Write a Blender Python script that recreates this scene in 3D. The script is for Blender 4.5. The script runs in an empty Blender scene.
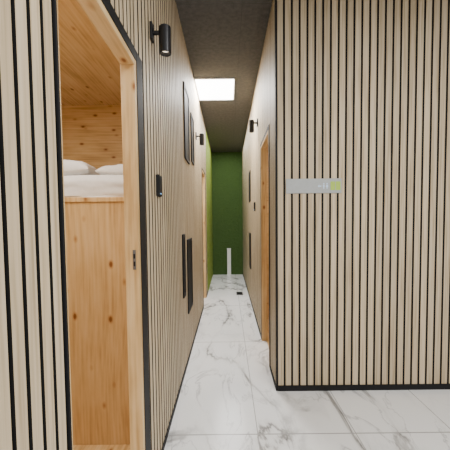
import bpy, bmesh, math, random
from mathutils import Vector, Matrix, Euler, noise
random.seed(7)
C = bpy.context.scene.collection
R = math.radians
H = 3.0           # ceiling height
XL, XR = -0.385, 0.362   # corridor side walls
YF = 2.25         # front wall (faces the viewer)
YE = 7.4          # end of corridor

# ------------------------------------------------------------ materials
def newmat(name):
    m = bpy.data.materials.new(name); m.use_nodes = True
    nt = m.node_tree
    return m, nt, nt.nodes['Principled BSDF']
def N(nt, typ, **kw):
    n = nt.nodes.new(typ)
    for k, v in kw.items():
        if k in n.inputs: n.inputs[k].default_value = v
        else: setattr(n, k, v)
    return n
def L(nt, a, b): nt.links.new(a, b)
def ramp(nt, stops):
    r = nt.nodes.new('ShaderNodeValToRGB'); cr = r.color_ramp
    while len(cr.elements) < len(stops): cr.elements.new(0.5)
    for e, (p, c) in zip(cr.elements, stops):
        e.position = p; e.color = (*c, 1)
    return r
def plain(name, col, rough=0.5, metal=0.0, var=0.06, scale=20, bump=0.0, spec=0.5):
    m, nt, b = newmat(name)
    tc = N(nt, 'ShaderNodeTexCoord')
    nz = N(nt, 'ShaderNodeTexNoise'); nz.inputs['Scale'].default_value = scale
    L(nt, tc.outputs['Object'], nz.inputs['Vector'])
    r = ramp(nt, [(0.3, tuple(c*(1-var) for c in col)), (0.7, tuple(min(1, c*(1+var)) for c in col))])
    L(nt, nz.outputs['Fac'], r.inputs['Fac']); L(nt, r.outputs['Color'], b.inputs['Base Color'])
    b.inputs['Roughness'].default_value = rough; b.inputs['Metallic'].default_value = metal
    b.inputs['Specular IOR Level'].default_value = spec
    if bump:
        bp = N(nt, 'ShaderNodeBump'); bp.inputs['Strength'].default_value = bump
        bp.inputs['Distance'].default_value = 0.01
        L(nt, nz.outputs['Fac'], bp.inputs['Height']); L(nt, bp.outputs['Normal'], b.inputs['Normal'])
    return m
def emis(name, col, s):
    m, nt, b = newmat(name)
    b.inputs['Base Color'].default_value = (*col, 1)
    b.inputs['Emission Color'].default_value = (*col, 1)
    b.inputs['Emission Strength'].default_value = s
    return m
def slat_wood():
    m, nt, b = newmat('pale_oak_slats')
    tc = N(nt, 'ShaderNodeTexCoord')
    mp = N(nt, 'ShaderNodeMapping'); mp.inputs['Scale'].default_value = (80, 80, 2.4)
    at = N(nt, 'ShaderNodeAttribute', attribute_name='tint')
    add = N(nt, 'ShaderNodeVectorMath', operation='ADD')
    sc = N(nt, 'ShaderNodeVectorMath', operation='SCALE'); sc.inputs['Scale'].default_value = 37
    L(nt, at.outputs['Color'], sc.inputs[0])
    L(nt, tc.outputs['Object'], mp.inputs['Vector'])
    L(nt, mp.outputs['Vector'], add.inputs[0]); L(nt, sc.outputs['Vector'], add.inputs[1])
    nz = N(nt, 'ShaderNodeTexNoise'); nz.inputs['Scale'].default_value = 1.0; nz.inputs['Detail'].default_value = 6
    L(nt, add.outputs['Vector'], nz.inputs['Vector'])
    r = ramp(nt, [(0.30, (0.41, 0.31, 0.18)), (0.5, (0.575, 0.46, 0.30)), (0.70, (0.65, 0.54, 0.375))])
    L(nt, nz.outputs['Fac'], r.inputs['Fac'])
    hv = N(nt, 'ShaderNodeHueSaturation')
    mr = N(nt, 'ShaderNodeMapRange'); mr.inputs['To Min'].default_value = 0.90; mr.inputs['To Max'].default_value = 1.1
    sx = N(nt, 'ShaderNodeSeparateColor'); L(nt, at.outputs['Color'], sx.inputs['Color'])
    L(nt, sx.outputs['Red'], mr.inputs['Value']); L(nt, mr.outputs['Result'], hv.inputs['Value'])
    L(nt, r.outputs['Color'], hv.inputs['Color']); L(nt, hv.outputs['Color'], b.inputs['Base Color'])
    b.inputs['Roughness'].default_value = 0.6
    return m
def pine(name, along='Z', tone=1.0):
    m, nt, b = newmat(name)
    tc = N(nt, 'ShaderNodeTexCoord')
    s = {'X': (0.35, 1, 1), 'Y': (1, 0.35, 1), 'Z': (1, 1, 0.35)}[along]
    mp = N(nt, 'ShaderNodeMapping'); mp.inputs['Scale'].default_value = s
    L(nt, tc.outputs['Object'], mp.inputs['Vector'])
    kn_v = N(nt, 'ShaderNodeVectorMath', operation='MULTIPLY'); kn_v.inputs[1].default_value = tuple(1.6 if a < 1 else 1.0 for a in s)
    L(nt, mp.outputs['Vector'], kn_v.inputs[0])
    vo = N(nt, 'ShaderNodeTexVoronoi'); vo.inputs['Scale'].default_value = 11.0
    L(nt, kn_v.outputs['Vector'], vo.inputs['Vector'])
    nz = N(nt, 'ShaderNodeTexNoise'); nz.inputs['Scale'].default_value = 9; nz.inputs['Detail'].default_value = 4
    L(nt, mp.outputs['Vector'], nz.inputs['Vector'])
    ax = {'X': 'Z', 'Y': 'X', 'Z': 'X'}[along]
    sp = N(nt, 'ShaderNodeSeparateXYZ'); L(nt, tc.outputs['Object'], sp.inputs[0])
    n3 = N(nt, 'ShaderNodeTexNoise'); n3.inputs['Scale'].default_value = 2.2; n3.inputs['Detail'].default_value = 1
    L(nt, mp.outputs['Vector'], n3.inputs['Vector'])
    m1 = N(nt, 'ShaderNodeMath', operation='MULTIPLY'); m1.inputs[1].default_value = 230; L(nt, sp.outputs[ax], m1.inputs[0])
    m2 = N(nt, 'ShaderNodeMath', operation='MULTIPLY_ADD'); m2.inputs[1].default_value = 60; L(nt, n3.outputs['Fac'], m2.inputs[0]); L(nt, m1.outputs[0], m2.inputs[2])
    sn = N(nt, 'ShaderNodeMath', operation='SINE'); L(nt, m2.outputs[0], sn.inputs[0])
    m3 = N(nt, 'ShaderNodeMath', operation='MULTIPLY_ADD'); m3.inputs[1].default_value = 0.042; L(nt, sn.outputs[0], m3.inputs[0]); L(nt, nz.outputs['Fac'], m3.inputs[2])
    mp2 = N(nt, 'ShaderNodeMapping'); mp2.inputs['Scale'].default_value = {'X': (2, 60, 60), 'Y': (60, 2, 60), 'Z': (60, 60, 2)}[along]
    L(nt, tc.outputs['Object'], mp2.inputs['Vector'])
    n2 = N(nt, 'ShaderNodeTexNoise'); n2.inputs['Scale'].default_value = 1; n2.inputs['Detail'].default_value = 3
    L(nt, mp2.outputs['Vector'], n2.inputs['Vector'])
    mx = N(nt, 'ShaderNodeMath', operation='ADD'); L(nt, m3.outputs[0], mx.inputs[0]); L(nt, n2.outputs['Fac'], mx.inputs[1])
    hf = N(nt, 'ShaderNodeMath', operation='MULTIPLY'); hf.inputs[1].default_value = 0.5
    L(nt, mx.outputs[0], hf.inputs[0])
    t = tone
    r = ramp(nt, [(0.36, (0.52*t, 0.32*t, 0.125*t)), (0.5, (0.69*t, 0.47*t, 0.215*t)), (0.64, (0.77*t, 0.56*t, 0.295*t))])
    L(nt, hf.outputs[0], r.inputs['Fac'])
    rk = ramp(nt, [(0.0, (0.27, 0.13, 0.055)), (0.08, (0.38, 0.21, 0.10)), (0.13, (0.81, 0.70, 0.59)), (0.20, (1, 1, 1))])
    L(nt, vo.outputs['Distance'], rk.inputs['Fac'])
    mul = N(nt, 'ShaderNodeMix', data_type='RGBA', blend_type='MULTIPLY'); mul.inputs['Factor'].default_value = 1
    L(nt, r.outputs['Color'], mul.inputs['A']); L(nt, rk.outputs['Color'], mul.inputs['B'])
    L(nt, mul.outputs['Result'], b.inputs['Base Color'])
    b.inputs['Roughness'].default_value = 0.5
    return m
def marble():
    m, nt, b = newmat('white_marble_tiles')
    tc = N(nt, 'ShaderNodeTexCoord')
    def veins(scale, rot, loc, stops, dist):
        n1 = N(nt, 'ShaderNodeTexNoise'); n1.inputs['Scale'].default_value = scale; n1.inputs['Detail'].default_value = 7; n1.inputs['Roughness'].default_value = 0.55
        n1.inputs['Distortion'].default_value = dist
        mp = N(nt, 'ShaderNodeMapping'); mp.inputs['Scale'].default_value = (1.8, 0.7, 1); mp.inputs['Rotation'].default_value = (0, 0, rot); mp.inputs['Location'].default_value = loc
        L(nt, tc.outputs['Object'], mp.inputs['Vector']); L(nt, mp.outputs['Vector'], n1.inputs['Vector'])
        a = N(nt, 'ShaderNodeMath', operation='SUBTRACT'); a.inputs[1].default_value = 0.5
        L(nt, n1.outputs['Fac'], a.inputs[0])
        ab = N(nt, 'ShaderNodeMath', operation='ABSOLUTE'); L(nt, a.outputs[0], ab.inputs[0])
        r = ramp(nt, stops); L(nt, ab.outputs[0], r.inputs['Fac']); return r.outputs['Color']
    v1 = veins(1.0, R(-38), (3.3, 1.2, 0), [(0.0, (0.28, 0.275, 0.27)), (0.009, (0.50, 0.495, 0.49)), (0.022, (0.88, 0.88, 0.88)), (0.06, (1, 1, 1))], 0.7)
    v2 = veins(2.0, R(-50), (7.1, 4.2, 0), [(0.0, (0.62, 0.62, 0.63)), (0.008, (0.86, 0.86, 0.865)), (0.02, (1, 1, 1))], 0.9)
    n2 = N(nt, 'ShaderNodeTexNoise'); n2.inputs['Scale'].default_value = 1.6; n2.inputs['Detail'].default_value = 2
    L(nt, tc.outputs['Object'], n2.inputs['Vector'])
    rm = ramp(nt, [(0.40, (0.12, 0.12, 0.12)), (0.55, (1, 1, 1))]); L(nt, n2.outputs['Fac'], rm.inputs['Fac'])
    mu = N(nt, 'ShaderNodeMix', data_type='RGBA', blend_type='MULTIPLY'); mu.inputs['Factor'].default_value = 1
    L(nt, v1, mu.inputs['A']); L(nt, v2, mu.inputs['B'])
    mix = N(nt, 'ShaderNodeMix', data_type='RGBA', blend_type='MULTIPLY'); mix.inputs['A'].default_value = (0.88, 0.885, 0.89, 1)
    L(nt, rm.outputs['Color'], mix.inputs['Factor']); L(nt, mu.outputs['Result'], mix.inputs['B'])
    sp = N(nt, 'ShaderNodeSeparateXYZ'); L(nt, tc.outputs['Object'], sp.inputs[0])
    def seam(out, off, period, w):
        s = N(nt, 'ShaderNodeMath', operation='SUBTRACT'); s.inputs[1].default_value = off; L(nt, out, s.inputs[0])
        p = N(nt, 'ShaderNodeMath', operation='PINGPONG'); p.inputs[1].default_value = period/2
        L(nt, s.outputs[0], p.inputs[0])
        l = N(nt, 'ShaderNodeMath', operation='LESS_THAN'); l.inputs[1].default_value = w
        L(nt, p.outputs[0], l.inputs[0]); return l.outputs[0]
    s1 = seam(sp.outputs['X'], 0.17, 1.2, 0.0025); s2 = seam(sp.outputs['Y'], 1.78, 1.42, 0.004)
    s3 = seam(sp.outputs['X'], -0.43, 1.2, 0.0025)
    mxx = N(nt, 'ShaderNodeMath', operation='MAXIMUM'); L(nt, s1, mxx.inputs[0]); L(nt, s2, mxx.inputs[1])
    mx2 = N(nt, 'ShaderNodeMath', operation='MAXIMUM'); L(nt, mxx.outputs[0], mx2.inputs[0]); L(nt, s3, mx2.inputs[1])
    m2 = N(nt, 'ShaderNodeMix', data_type='RGBA'); m2.inputs['B'].default_value = (0.36, 0.36, 0.36, 1)
    L(nt, mx2.outputs[0], m2.inputs['Factor']); L(nt, mix.outputs['Result'], m2.inputs['A'])
    L(nt, m2.outputs['Result'], b.inputs['Base Color'])
    b.inputs['Roughness'].default_value = 0.16
    return m
def ceil_mat():
    m, nt, b = newmat('dark_grey_ceiling_tiles')
    tc = N(nt, 'ShaderNodeTexCoord')
    nz = N(nt, 'ShaderNodeTexNoise'); nz.inputs['Scale'].default_value = 26; nz.inputs['Detail'].default_value = 6; nz.inputs['Roughness'].default_value = 0.65
    L(nt, tc.outputs['Object'], nz.inputs['Vector'])
    r = ramp(nt, [(0.3, (0.055, 0.053, 0.051)), (0.7, (0.112, 0.109, 0.104))]); L(nt, nz.outputs['Fac'], r.inputs['Fac'])
    sp = N(nt, 'ShaderNodeSeparateXYZ'); L(nt, tc.outputs['Object'], sp.inputs[0])
    outs = []
    for o, off in (('X', 0.13), ('Y', 0.62)):
        s = N(nt, 'ShaderNodeMath', operation='SUBTRACT'); s.inputs[1].default_value = off; L(nt, sp.outputs[o], s.inputs[0])
        p = N(nt, 'ShaderNodeMath', operation='PINGPONG'); p.inputs[1].default_value = 0.3; L(nt, s.outputs[0], p.inputs[0])
        l = N(nt, 'ShaderNodeMath', operation='LESS_THAN'); l.inputs[1].default_value = 0.003; L(nt, p.outputs[0], l.inputs[0]); outs.append(l.outputs[0])
    mx = N(nt, 'ShaderNodeMath', operation='MAXIMUM'); L(nt, outs[0], mx.inputs[0]); L(nt, outs[1], mx.inputs[1])
    mi = N(nt, 'ShaderNodeMix', data_type='RGBA'); mi.inputs['B'].default_value = (0.062, 0.060, 0.057, 1)
    L(nt, mx.outputs[0], mi.inputs['Factor']); L(nt, r.outputs['Color'], mi.inputs['A'])
    L(nt, mi.outputs['Result'], b.inputs['Base Color']); b.inputs['Roughness'].default_value = 0.85
    return m
def moss(name, c1, c2):
    m, nt, b = newmat(name)
    tc = N(nt, 'ShaderNodeTexCoord')
    nz = N(nt, 'ShaderNodeTexNoise'); nz.inputs['Scale'].default_value = 60; nz.inputs['Detail'].default_value = 5
    L(nt, tc.outputs['Object'], nz.inputs['Vector'])
    r = ramp(nt, [(0.3, c1), (0.7, c2)]); L(nt, nz.outputs['Fac'], r.inputs['Fac'])
    L(nt, r.outputs['Color'], b.inputs['Base Color']); b.inputs['Roughness'].default_value = 0.95
    bp = N(nt, 'ShaderNodeBump'); bp.inputs['Strength'].default_value = 0.8; bp.inputs['Distance'].default_value = 0.014
    L(nt, nz.outputs['Fac'], bp.inputs['Height']); L(nt, bp.outputs['Normal'], b.inputs['Normal'])
    return m

M_SLAT = slat_wood()
M_BLACK = plain('black_felt_backing', (0.016, 0.015, 0.014), 0.9, spec=0.2)
M_TRIM = plain('matt_black_trim', (0.009, 0.009, 0.010), 0.65, spec=0.25)
M_PINE = pine('knotty_pine_vertical', 'Z', 0.92)
M_PINEX = pine('knotty_pine_horizontal', 'X', 0.97)
M_PINEY = pine('pine_ceiling_boards', 'Y', 0.97)
M_FRAME = pine('pine_door_frame', 'Z', 0.97)
M_FLOOR = marble(); M_CEIL = ceil_mat()
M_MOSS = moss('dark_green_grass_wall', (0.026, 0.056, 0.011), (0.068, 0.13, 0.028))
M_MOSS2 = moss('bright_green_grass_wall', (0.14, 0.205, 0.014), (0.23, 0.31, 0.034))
M_LAMP = plain('black_lamp_metal', (0.018, 0.018, 0.02), 0.35, 0.4)
M_GLASS = plain('dark_window_glass', (0.010, 0.0105, 0.011), 0.6, spec=0.12)
M_WHITE = plain('white_cotton', (0.66, 0.65, 0.64), 0.9, var=0.03, scale=40, bump=0.15)
M_WHITEP = plain('white_painted_metal', (0.85, 0.85, 0.84), 0.4, var=0.02)
M_STEEL = plain('brushed_steel', (0.40, 0.42, 0.42), 0.45, 0.2, var=0.04, scale=60)
M_PLATE = plain('dull_steel', (0.16, 0.155, 0.15), 0.5, 0.5, var=0.04, scale=60)
M_PANEL = emis('glowing_light_diffuser', (1, 0.99, 0.97), 14)
M_BULB = emis('warm_lamp_lens', (1, 0.85, 0.65), 2)
M_LED = emis('blue_status_light', (0.3, 0.6, 1.0), 1.5)
M_SIGNW = plain('pale_blue_print', (0.60, 0.74, 0.90), 0.5, var=0.01)
M_SIGNG = plain('lime_green_print', (0.42, 0.60, 0.08), 0.5, var=0.02)
M_DRAIN = plain('dark_grey_metal', (0.03, 0.03, 0.032), 0.35, 0.6)

# ------------------------------------------------------------ mesh helpers
def box(bm, x0, x1, y0, y1, z0, z1, mi=0):
    vs = [bm.verts.new((x, y, z)) for z in (z0, z1) for y in (y0, y1) for x in (x0, x1)]
    fs = []
    for q in ((0, 2, 3, 1), (4, 5, 7, 6), (0, 1, 5, 4), (2, 6, 7, 3), (0, 4, 6, 2), (1, 3, 7, 5)):
        f = bm.faces.new([vs[i] for i in q]); f.material_index = mi; fs.append(f)
    return fs
def cyl(bm, p0, p1, r0, r1=None, seg=24, mi=0, caps=True):
    r1 = r0 if r1 is None else r1
    p0, p1 = Vector(p0), Vector(p1); d = p1 - p0
    mat = Matrix.Translation((p0+p1)/2) @ d.to_track_quat('Z', 'Y').to_matrix().to_4x4()
    g = bmesh.ops.create_cone(bm, cap_ends=caps, segments=seg, radius1=r0, radius2=r1, depth=d.length, matrix=mat)
    for v in g['verts']:
        for f in v.link_faces: f.material_index = mi
def obj(name, bm, mats, parent=None, bevel=0.0, smooth=False):
    me = bpy.data.meshes.new(name)
    bmesh.ops.recalc_face_normals(bm, faces=bm.faces)
    bm.to_mesh(me); bm.free()
    if not isinstance(mats, (list, tuple)): mats = [mats]
    for m in mats: me.materials.append(m)
    o = bpy.data.objects.new(name, me); C.objects.link(o)
    if parent: o.parent = parent
    if bevel:
        b = o.modifiers.new('bevel', 'BEVEL'); b.width = bevel; b.segments = 2; b.limit_method = 'ANGLE'
    if smooth:
        for p in me.polygons: p.use_smooth = True
    return o
def bx(name, d, mat, parent=None, bevel=0.0):
    bm = bmesh.new(); box(bm, *d); return obj(name, bm, mat, parent, bevel)
def struct(o): o['kind'] = 'structure'; return o
def empty(name, loc, rotz=0):
    o = bpy.data.objects.new(name, None); C.objects.link(o); o.location = loc; o.rotation_euler = (0, 0, rotz); o.empty_display_size = 0.1
    return o
def tag(o, label, cat, group=None):
    o['label'] = label; o['category'] = cat
    if group: o['group'] = group
    return o

# slatted wall: map(u, n, z) -> world, n = depth behind the slat face
TH = 0.045
def slat_wall(name, mp, u0, u1, pitch, gap, openings, ztop=H, thick=TH, st=0.009, zbot=0.0):
    bm = bmesh.new()
    lay = bm.loops.layers.color.new('tint')
    nrm = Vector(mp(0, 0, 0)) - Vector(mp(0, 1, 0))        # outwards
    def bb(ua, ub, na, nb, za, zb, mi):
        a = mp(ua, na, za); b = mp(ub, nb, zb)
        x0, x1 = sorted((a[0], b[0])); y0, y1 = sorted((a[1], b[1])); z0, z1 = sorted((a[2], b[2]))
        return box(bm, x0, x1, y0, y1, z0, z1, mi)
    cuts = sorted(openings)
    cur = u0
    for (a, b, zt) in cuts:
        if a > cur: bb(cur, a, st, thick, zbot, ztop, 0)
        bb(a, b, st, thick, zt, ztop, 0)
        cur = b
    if u1 > cur: bb(cur, u1, st, thick, zbot, ztop, 0)
    u = u0
    while u < u1 - 0.004:
        a, b = u, min(u+pitch-gap, u1)
        pieces = [(a, b, zbot)]
        for (oa, ob, zt) in cuts:
            new = []
            for (pa, pb, pz) in pieces:
                if pb <= oa or pa >= ob or pz > zbot: new.append((pa, pb, pz)); continue
                if pa < oa: new.append((pa, oa, pz))
                new.append((max(pa, oa), min(pb, ob), zt))
                if pb > ob: new.append((ob, pb, pz))
            pieces = new
        t = (random.random(), random.random(), random.random(), 1)
        for (pa, pb, pz) in pieces:
            if pb - pa < 0.003: continue
            for f in bb(pa, pb, 0, st+0.001, pz, ztop, 0):
                f.normal_update()
                # oak veneer on the face only, the black core shows on the edges
                c = f.calc_center_median()
                if abs(f.normal.dot(nrm)) > 0.5 and abs((c - Vector(mp((pa+pb)/2, 0, c.z))).dot(nrm)) < 0.002: f.material_index = 1
                for l in f.loops: l[lay] = t
        u += pitch
    return struct(obj(name, bm, [M_BLACK, M_SLAT]))

# ------------------------------------------------------------ setting
struct(bx('floor', (-2.4, 4.2, -2.6, YE+0.3, -0.06, 0), M_FLOOR))
struct(bx('ceiling', (-2.4, 4.2, -2.6, YE+0.3, H, H+0.06), M_CEIL))
O1 = (0.700, 1.305, 1.985)
O3 = (4.55, 5.12, 2.10)
O2 = (2.63, 3.245, 2.10)
slat_wall('wall_left_near', lambda u, n, z: (XL-n, u, z), -2.4, O1[1], 0.043, 0.0115, [O1])
slat_wall('wall_left', lambda u, n, z: (XL-n, u, z), O1[1], 5.5, 0.060, 0.0175, [O3])
slat_wall('wall_right', lambda u, n, z: (XR+n, u, z), YF+0.012, YE, 0.060, 0.0165, [O2])
slat_wall('wall_front', lambda u, n, z: (u, YF+n, z), XR+0.012, 4.2, 0.057, 0.0155, [])

def grass_wall(name, mp, u0, u1, mat):
    bm = bmesh.new(); nu = max(2, int((u1-u0)/0.03)); nz = int(H/0.03)
    g = [[bm.verts.new(mp(u0+(u1-u0)*i/nu, 0.006*noise.noise(Vector((i*0.9, j*0.9, 3))) + 0.006*random.random(), H*j/nz)) for j in range(nz+1)] for i in range(nu+1)]
    for i in range(nu):
        for j in range(nz): bm.faces.new((g[i][j], g[i+1][j], g[i+1][j+1], g[i][j+1]))
    o = struct(obj(name, bm, mat)); s = o.modifiers.new('solid', 'SOLIDIFY'); s.thickness = 0.03; s.offset = 0
    return o
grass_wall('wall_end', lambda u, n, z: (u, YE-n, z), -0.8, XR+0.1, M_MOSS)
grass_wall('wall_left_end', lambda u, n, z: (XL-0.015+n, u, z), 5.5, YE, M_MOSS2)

# black skirting and corner trims
struct(bx('baseboard_front', (XR+0.0125, 4.2, YF-0.008, YF-0.0005, 0, 0.042), M_TRIM))
def skirting(name, xa, xb, segs):
    bm = bmesh.new()
    for a, b in segs: box(bm, xa, xb, a, b, 0, 0.035)
    struct(obj(name, bm, M_TRIM))
skirting('baseboard_left', XL+0.0005, XL+0.006, [(-2.4, O1[0]-0.01), (O1[1]+0.096, O3[0]-0.03), (O3[1]+0.03, 5.5)])
skirting('baseboard_right', XR-0.006, XR-0.0005, [(YF, O2[0]-0.05), (O2[1]+0.03, YE-0.03)])
struct(bx('trim_1', (XR-0.004, XR+0.012, YF-0.004, YF+0.012, 0, H), M_TRIM))

# ------------------------------------------------------------ doorways
def doorway(name, side, o, black_far=0.05, plate=False, top=0.02, near=0.008, nb=0.025):
    X = XL if side < 0 else XR
    s = side
    e = empty(name, (X, (o[0]+o[1])/2, 0)); struct(e)
    oy = (o[0]+o[1])/2
    def piece(n, n0, n1, y0, y1, z0, z1, mat, bev=0.002):
        xa, xb = sorted((s*n0, s*n1))
        return bx(n, (xa, xb, y0-oy, y1-oy, z0, z1), mat, e, bev)
    b = 0.025
    piece('jamb', -0.003, TH+0.012, o[0], o[0]+nb, 0, o[2], M_FRAME, 0.001)
    piece('jamb', -0.003, TH+0.012, o[1]-b, o[1], 0, o[2], M_FRAME)
    piece('header', -0.003, TH+0.012, o[0]+nb, o[1]-b, o[2]-b, o[2], M_PINEY)
    piece('edge_strip', -0.005, 0.004, o[1], o[1]+black_far, 0, o[2]+top, M_TRIM)
    piece('edge_strip', -0.005, 0.004, o[0]-near, o[0], 0, o[2]+top, M_TRIM)
    piece('edge_strip', -0.005, 0.004, o[0], o[1], o[2], o[2]+top, M_TRIM)
    if plate:
        p = piece('strike_plate', 0.010, 0.023, o[1]-b-0.0025, o[1]-b+0.001, 1.10, 1.185, M_PLATE, 0)
        for z in (1.125, 1.158):
            q = piece('latch_hole', 0.013, 0.020, o[1]-b-0.0035, o[1]-b-0.002, z-0.010, z+0.010, M_TRIM, 0)
            q.parent = p
    return e
doorway('door_1', -1, O1, 0.085, True, 0.045, near=0.006, nb=0.007)
doorway('door_2', 1, O2, 0.03, near=0.045, top=0.03)
doorway('door_3', -1, O3, 0.03)

# ------------------------------------------------------------ sleeping cabins
def cabin(n, xa, xb, ya, yb, zt, openside, o):
    bm = bmesh.new()
    box(bm, xa-0.03, xb+0.0, yb, yb+0.03, 0, zt)
    box(bm, xa-0.03, xb, ya-0.03, ya, 0, zt)
    if openside > 0: box(bm, xa-0.03, xa, ya, yb, 0, zt); c0, c1 = xb-0.012, xb
    else: box(bm, xb-0.0, xb+0.03, ya, yb, 0, zt); c0, c1 = xa, xa+0.012
    box(bm, c0, c1, ya, o[0], 0, zt); box(bm, c0, c1, o[1], yb, 0, zt); box(bm, c0, c1, o[0], o[1], o[2], zt)
    struct(obj('wall_cabin_%s' % n, bm, M_PINEX))
    struct(bx('ceiling_cabin_%s' % n, (xa-0.03, xb, ya-0.03, yb+0.03, zt, zt+0.03), M_PINEY))
    struct(bx('floor_cabin_%s' % n, (xa, xb, ya, yb, 0.0005, 0.012), M_PINEY))
XI = XL-TH-0.001
cabin('left', -2.2, XI, 0.5, 2.9, 2.42, 1, O1)
XJ = XR+TH+0.001
cabin('right', XJ, 1.9, 2.45, 3.9, 2.3, -1, O2)
cabin('far_left', -1.8, XI, 4.2, 5.4, 2.3, 1, O3)

# bunk base, mattress, pillows
YB = 1.69
e = tag(empty('bunk_base', (-1.3, YB, 0.012)), 'tall knotty pine bunk base inside the left cabin, under the mattress', 'bunk bed')
xa, xb = -2.19+1.3, XI-0.014+1.3
ZD = 1.435
bx('front_panel', (xa, xb, 0, 0.03, 0, ZD-0.028), M_PINE, e, 0.002)
bx('deck', (xa, xb, 0.031, 1.19, ZD-0.03, ZD), M_PINEX, e)
bx('edge_rail', (xa, xb, -0.006, 0.03, ZD-0.0275, ZD), M_FRAME, e, 0.003)

def soft_box(name, sx, sy, sz, mat, bulge, pw, wr, seed, nx=36, ny=28):
    bm = bmesh.new()
    def pt(u, v, s):
        e_ = max(0.0, (1-abs(u)**pw)) ** 0.5 * max(0.0, (1-abs(v)**pw)) ** 0.5
        w = wr*noise.noise(Vector((u*2+seed, v*2, s))) + wr*0.35*noise.noise(Vector((u*7, v*7+seed, s)))
        pin = 1 - bulge*0.08*(1-v*v) * abs(u)**6
        pin2 = 1 - bulge*0.08*(1-u*u) * abs(v)**6
        k = 0.62 if s > 0 else 0.38
        z = 0.38*sz + s*k*sz*e_ + w*e_*(1 if s > 0 else 0)
        return (u*sx/2*pin, v*sy/2*pin2, max(0, z))
    top, bot = {}, {}
    def sp(i, n):            # denser towards the edges
        return math.sin((-1+2*i/n)*math.pi/2)
    for i in range(nx+1):
        for j in range(ny+1):
            u = sp(i, nx); v = sp(j, ny)
            top[i, j] = bm.verts.new(pt(u, v, 1))
            if i in (0, nx) or j in (0, ny): bot[i, j] = top[i, j]
            else: bot[i, j] = bm.verts.new(pt(u, v, -1))
    for i in range(nx):
        for j in range(ny):
            bm.faces.new([top[i, j], top[i+1, j], top[i+1, j+1], top[i, j+1]])
            bm.faces.new([bot[i, j], bot[i, j+1], bot[i+1, j+1], bot[i+1, j]])
    return obj(name, bm, mat, None, smooth=True)
MT = 0.14
def mattress():
    bm = bmesh.new()
    box(bm, xa+0.01, xb-0.01, 0.03, 1.12, 0, MT)
    bmesh.ops.subdivide_edges(bm, edges=bm.edges[:], cuts=26, use_grid_fill=True)
    y0 = 0.03
    for v in bm.verts:
        x, y, z = v.co
        n = noise.noise(Vector((x*4, y*5, z*7)))*0.010 + noise.noise(Vector((x*10, y*12, z*26)))*0.006
        t = max(0, 1-(y-y0)/0.07) * max(0, (z-MT+0.07)/0.07)       # soft rounded front edge
        v.co.y += 0.035*t*t; v.co.z -= 0.02*t*t
        if z > 0.01:
            v.co.z = min(MT, max(0, v.co.z - abs(n)*0.7))
            if y < y0+0.02: v.co.y += n*1.8
    return bm
m = tag(empty('mattress', (-1.3, YB, ZD+0.012)), 'white sheeted mattress lying on the knotty pine bunk base', 'mattress')
obj('sheet', mattress(), M_WHITE, m, smooth=True)
zt = ZD+0.012+MT
for (x, y, sx, sy, sz, rz, lb) in ((-1.11, 1.99, 0.50, 0.34, 0.12, 5, 'plump white pillow at the left of the mattress, larger of the two in view'),
                               (-0.64, 2.02, 0.33, 0.34, 0.09, -4, 'flatter white pillow at the right of the mattress, beside the door jamb')):
    p = soft_box('pillow', sx, sy, sz, M_WHITE, 1.0, 3.6, 0.014, x*7)
    p.location = (x, y, zt); p.rotation_euler = (0, 0, R(rz))
    tag(p, lb, 'pillow', 'pillows on the bunk')

# ------------------------------------------------------------ windows (black framed slots in the slats)
def window(n, side, y0, y1, z0, z1):
    X = XL if side < 0 else XR
    s = side; oy = (y0+y1)/2
    e = struct(empty('window_%d' % n, (X, oy, z0)))
    h, w = z1-z0, (y1-y0)/2
    def pc(n0, n1, a, b_, c, d):
        x0, x1 = sorted((s*n0, s*n1)); return (x0, x1, a, b_, c, d)
    bm = bmesh.new(); t = 0.03
    for a, b_, c, d in ((-w, w, 0, t), (-w, w, h-t, h), (-w, -w+t, t, h-t), (w-t, w, t, h-t)):
        box(bm, *pc(-0.012, 0.012, a, b_, c, d))
    obj('window_frame', bm, M_TRIM, e, 0.002)
    bx('pane', pc(-0.006, 0.010, -w+t, w-t, t, h-t), M_GLASS, e)
window(1, -1, 2.72, 3.04, 1.88, 2.55)
window(2, -1, 2.78, 3.12, 0.44, 1.14)
window(3, -1, 2.50, 2.62, 0.66, 1.20)
window(4, -1, 3.22, 3.46, 1.95, 2.46)
window(5, 1, 4.7, 5.0, 0.55, 1.12)
window(6, 1, 4.7, 5.0, 1.62, 2.1)

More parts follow.
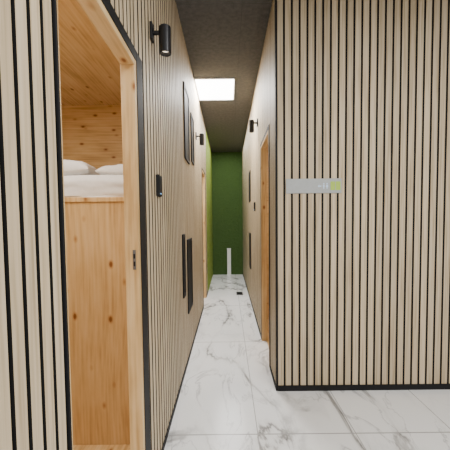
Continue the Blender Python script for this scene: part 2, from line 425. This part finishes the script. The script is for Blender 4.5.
# ------------------------------------------------------------ wall lamps
def wall_lamp(side, y, z, label):
    X = XL if side < 0 else XR
    s = -side
    e = empty('wall_lamp', (X, y, z)); tag(e, label, 'wall lamp', 'black cylinder wall lamps')
    bm = bmesh.new(); x0, x1 = sorted((0, s*0.014)); box(bm, x0, x1, -0.024, 0.024, -0.01, 0.075)
    obj('wall_plate', bm, M_LAMP, e, 0.003)
    bm = bmesh.new(); cyl(bm, (s*0.012, 0, 0.03), (s*0.05, 0, 0.03), 0.011, seg=16); obj('arm', bm, M_LAMP, e)
    bm = bmesh.new()
    cx = s*0.074
    prof = [(0.0, 0.060), (0.026, 0.060), (0.030, 0.056), (0.030, -0.074), (0.027, -0.076), (0.024, -0.070), (0.022, -0.05), (0.0, -0.05)]
    rings = []
    for r_, zz in prof:
        rings.append([bm.verts.new((cx+r_*math.cos(a*math.tau/28), r_*math.sin(a*math.tau/28), zz)) for a in range(28)] if r_ > 0 else [bm.verts.new((cx, 0, zz))])
    for a, b_ in zip(rings, rings[1:]):
        for k in range(28):
            k2 = (k+1) % 28
            if len(a) == 1: bm.faces.new((a[0], b_[k], b_[k2]))
            elif len(b_) == 1: bm.faces.new((a[k], b_[0], a[k2]))
            else: bm.faces.new((a[k], b_[k], b_[k2], a[k2]))
    obj('lamp_body', bm, M_LAMP, e)
    bm = bmesh.new(); cyl(bm, (cx, 0, -0.056), (cx, 0, -0.051), 0.0215, seg=20); lens = obj('lens', bm, M_BULB, e); lens['label'] = 'warm glowing lens'
    return e
wall_lamp(-1, 1.58, 2.24, 'large looking black cylinder wall lamp on left slats, nearest, above the card reader')
wall_lamp(-1, 3.75, 2.33, 'small black cylinder wall lamp farther down the left wall, below the ceiling light')
wall_lamp(1, 3.55, 2.42, 'black cylinder wall lamp on the right corridor wall above the wooden doorway')

# ------------------------------------------------------------ card readers
def reader(side, y, z, label):
    X = XL if side < 0 else XR
    s = -side
    e = tag(empty('card_reader', (X, y, z)), label, 'card reader', 'black door card readers')
    x0, x1 = sorted((-s*0.004, s*0.018)); bx('body', (x0, x1, -0.036, 0.036, 0, 0.115), M_TRIM, e, 0.004)
    x0, x1 = sorted((s*0.017, s*0.0195)); bx('touch_face', (x0, x1, -0.028, 0.028, 0.03, 0.105), M_GLASS, e)
    l = bx('status_light', (x0, x1, -0.010, 0.010, 0.012, 0.016), M_LED, e); l['label'] = 'tiny blue status light'
reader(-1, 1.66, 1.445, 'small black card reader on left slats beside the open wooden doorway')
reader(1, 3.95, 1.44, 'small black card reader on the right corridor wall beyond the wooden doorway')

# ------------------------------------------------------------ sign
sx0, sx1, sz0, sz1 = 0.434, 0.848, 1.507, 1.615
e = tag(empty('wall_sign', ((sx0+sx1)/2, YF, sz0)), 'long silver grey metal direction sign on the right slatted wall', 'sign')
W = (sx1-sx0)/2; hh = sz1-sz0
bx('plate', (-W, W, -0.008, 0.002, 0, hh), M_STEEL, e, 0.0015)
f = -0.0095
bm = bmesh.new()
def fig(cx, skirt):
    cyl(bm, (cx, f, 0.070), (cx, -0.0075, 0.070), 0.0055, seg=14)
    k = 0.009 if skirt else 0.006
    vs = [(-0.006, 0.062), (0.006, 0.062), (k, 0.045), (0.004, 0.045), (0.0035, 0.032), (-0.0035, 0.032), (-0.004, 0.045), (-k, 0.045)]
    bm.faces.new([bm.verts.new((cx+x, f, z)) for x, z in vs])
vs = [(0.028, 0.052), (0.040, 0.064), (0.040, 0.056), (0.056, 0.056), (0.056, 0.048), (0.040, 0.048), (0.040, 0.040)]
bm.faces.new([bm.verts.new((x, f, z)) for x, z in vs])
fig(0.074, False); fig(0.098, True)
o = obj('pale_marks', bm, M_SIGNW, e); o['label'] = 'pale blue pictograms'
bm = bmesh.new()
for x0, x1 in ((0.124, 0.158), (0.163, 0.198)): box(bm, x0, x1, f, -0.0075, 0.022, 0.086)
o = obj('green_mark', bm, M_SIGNG, e); o['label'] = 'lime green squares'

# ------------------------------------------------------------ ceiling light
e = tag(empty('ceiling_light', (-0.14, 3.93, H)), 'bright square white light panel in dark corridor ceiling', 'ceiling light')
bm = bmesh.new(); a, c, t = 0.243, 0.31, 0.012
for q in ((-a, a, -c, -c+t), (-a, a, c-t, c), (-a, -a+t, -c+t, c-t), (a-t, a, -c+t, c-t)): box(bm, *q, -0.012, 0)
obj('frame', bm, M_WHITEP, e)
bx('diffuser', (-a+t, a-t, -c+t, c-t, -0.009, -0.001), M_PANEL, e)

# ------------------------------------------------------------ far end
e = tag(empty('white_post', (0.02, 7.32, 0)), 'short white upright post standing before the green end wall', 'post')
bx('post_body', (-0.045, 0.045, -0.04, 0.04, 0.012, 0.64), M_WHITEP, e, 0.006)
bx('cap', (-0.049, 0.049, -0.044, 0.044, 0.64, 0.655), M_WHITEP, e, 0.004)
bx('foot', (-0.051, 0.051, -0.046, 0.046, 0, 0.012), M_WHITEP, e, 0.002)
e = tag(empty('floor_drain', (0.2, 5.4, 0)), 'small dark square drain cover set in marble corridor floor', 'drain')
bx('drain_plate', (-0.06, 0.06, -0.11, 0.11, 0.0, 0.006), M_DRAIN, e)
bm = bmesh.new()
for k in range(-5, 6): box(bm, -0.045, 0.045, k*0.016-0.004, k*0.016+0.004, 0.005, 0.0075)
obj('grate', bm, M_TRIM, e)

# ------------------------------------------------------------ lights
def area(name, loc, size, power, col=(1, 1, 1), rot=(0, 0, 0), sy=None):
    l = bpy.data.lights.new(name, 'AREA'); l.energy = power; l.size = size; l.color = col
    if sy: l.shape = 'RECTANGLE'; l.size_y = sy
    o = bpy.data.objects.new(name, l); C.objects.link(o); o.location = loc; o.rotation_euler = rot
    return o
area('lobby_fill', (1.3, 0.2, H-0.03), 1.2, 74, (1, 0.985, 0.955))  # added fill lamp out of view, brightens the near area
area('lobby_fill', (0.4, -1.6, H-0.03), 1.2, 82, (1, 0.985, 0.955))  # second added fill, unseen behind the camera
area('corridor_panel_and_fill', (-0.14, 3.93, H-0.02), 0.5, 60, (1, 0.99, 0.97), sy=0.6)
area('corridor_panel_and_fill', (0, 5.75, H-0.02), 0.55, 36, (1, 0.99, 0.97), sy=2.4)  # added soft fill for the far corridor, no fitting there
area('cabin_light', (-1.1, 1.25, 2.38), 0.5, 22, (1, 0.94, 0.84))
area('cabin_light', (1.1, 3.1, 2.26), 0.4, 12, (1, 0.95, 0.87))
area('cabin_light', (-1.1, 4.9, 2.26), 0.4, 10, (1, 0.95, 0.87))
w = bpy.data.worlds.new('World'); bpy.context.scene.world = w; w.use_nodes = True
w.node_tree.nodes['Background'].inputs[0].default_value = (1, 0.99, 0.97, 1)
w.node_tree.nodes['Background'].inputs[1].default_value = 0.78

# ------------------------------------------------------------ camera
F = 300.0
cam = bpy.data.cameras.new('camera'); cam.sensor_width = 36; cam.lens = 36*F/450; cam.clip_start = 0.02
co = bpy.data.objects.new('camera', cam); C.objects.link(co)
pitch = 2.6
rot = Euler((R(90-pitch), 0, 0)).to_matrix() @ Matrix.Rotation(R(-0.6), 3, 'Z')
co.matrix_world = Matrix.Translation((0, 0, 1.3)) @ rot.to_4x4()
vpy = 225 - F*math.tan(R(pitch))
cam.shift_x = -(228-225)/450
cam.shift_y = (222-vpy)/450
bpy.context.scene.camera = co
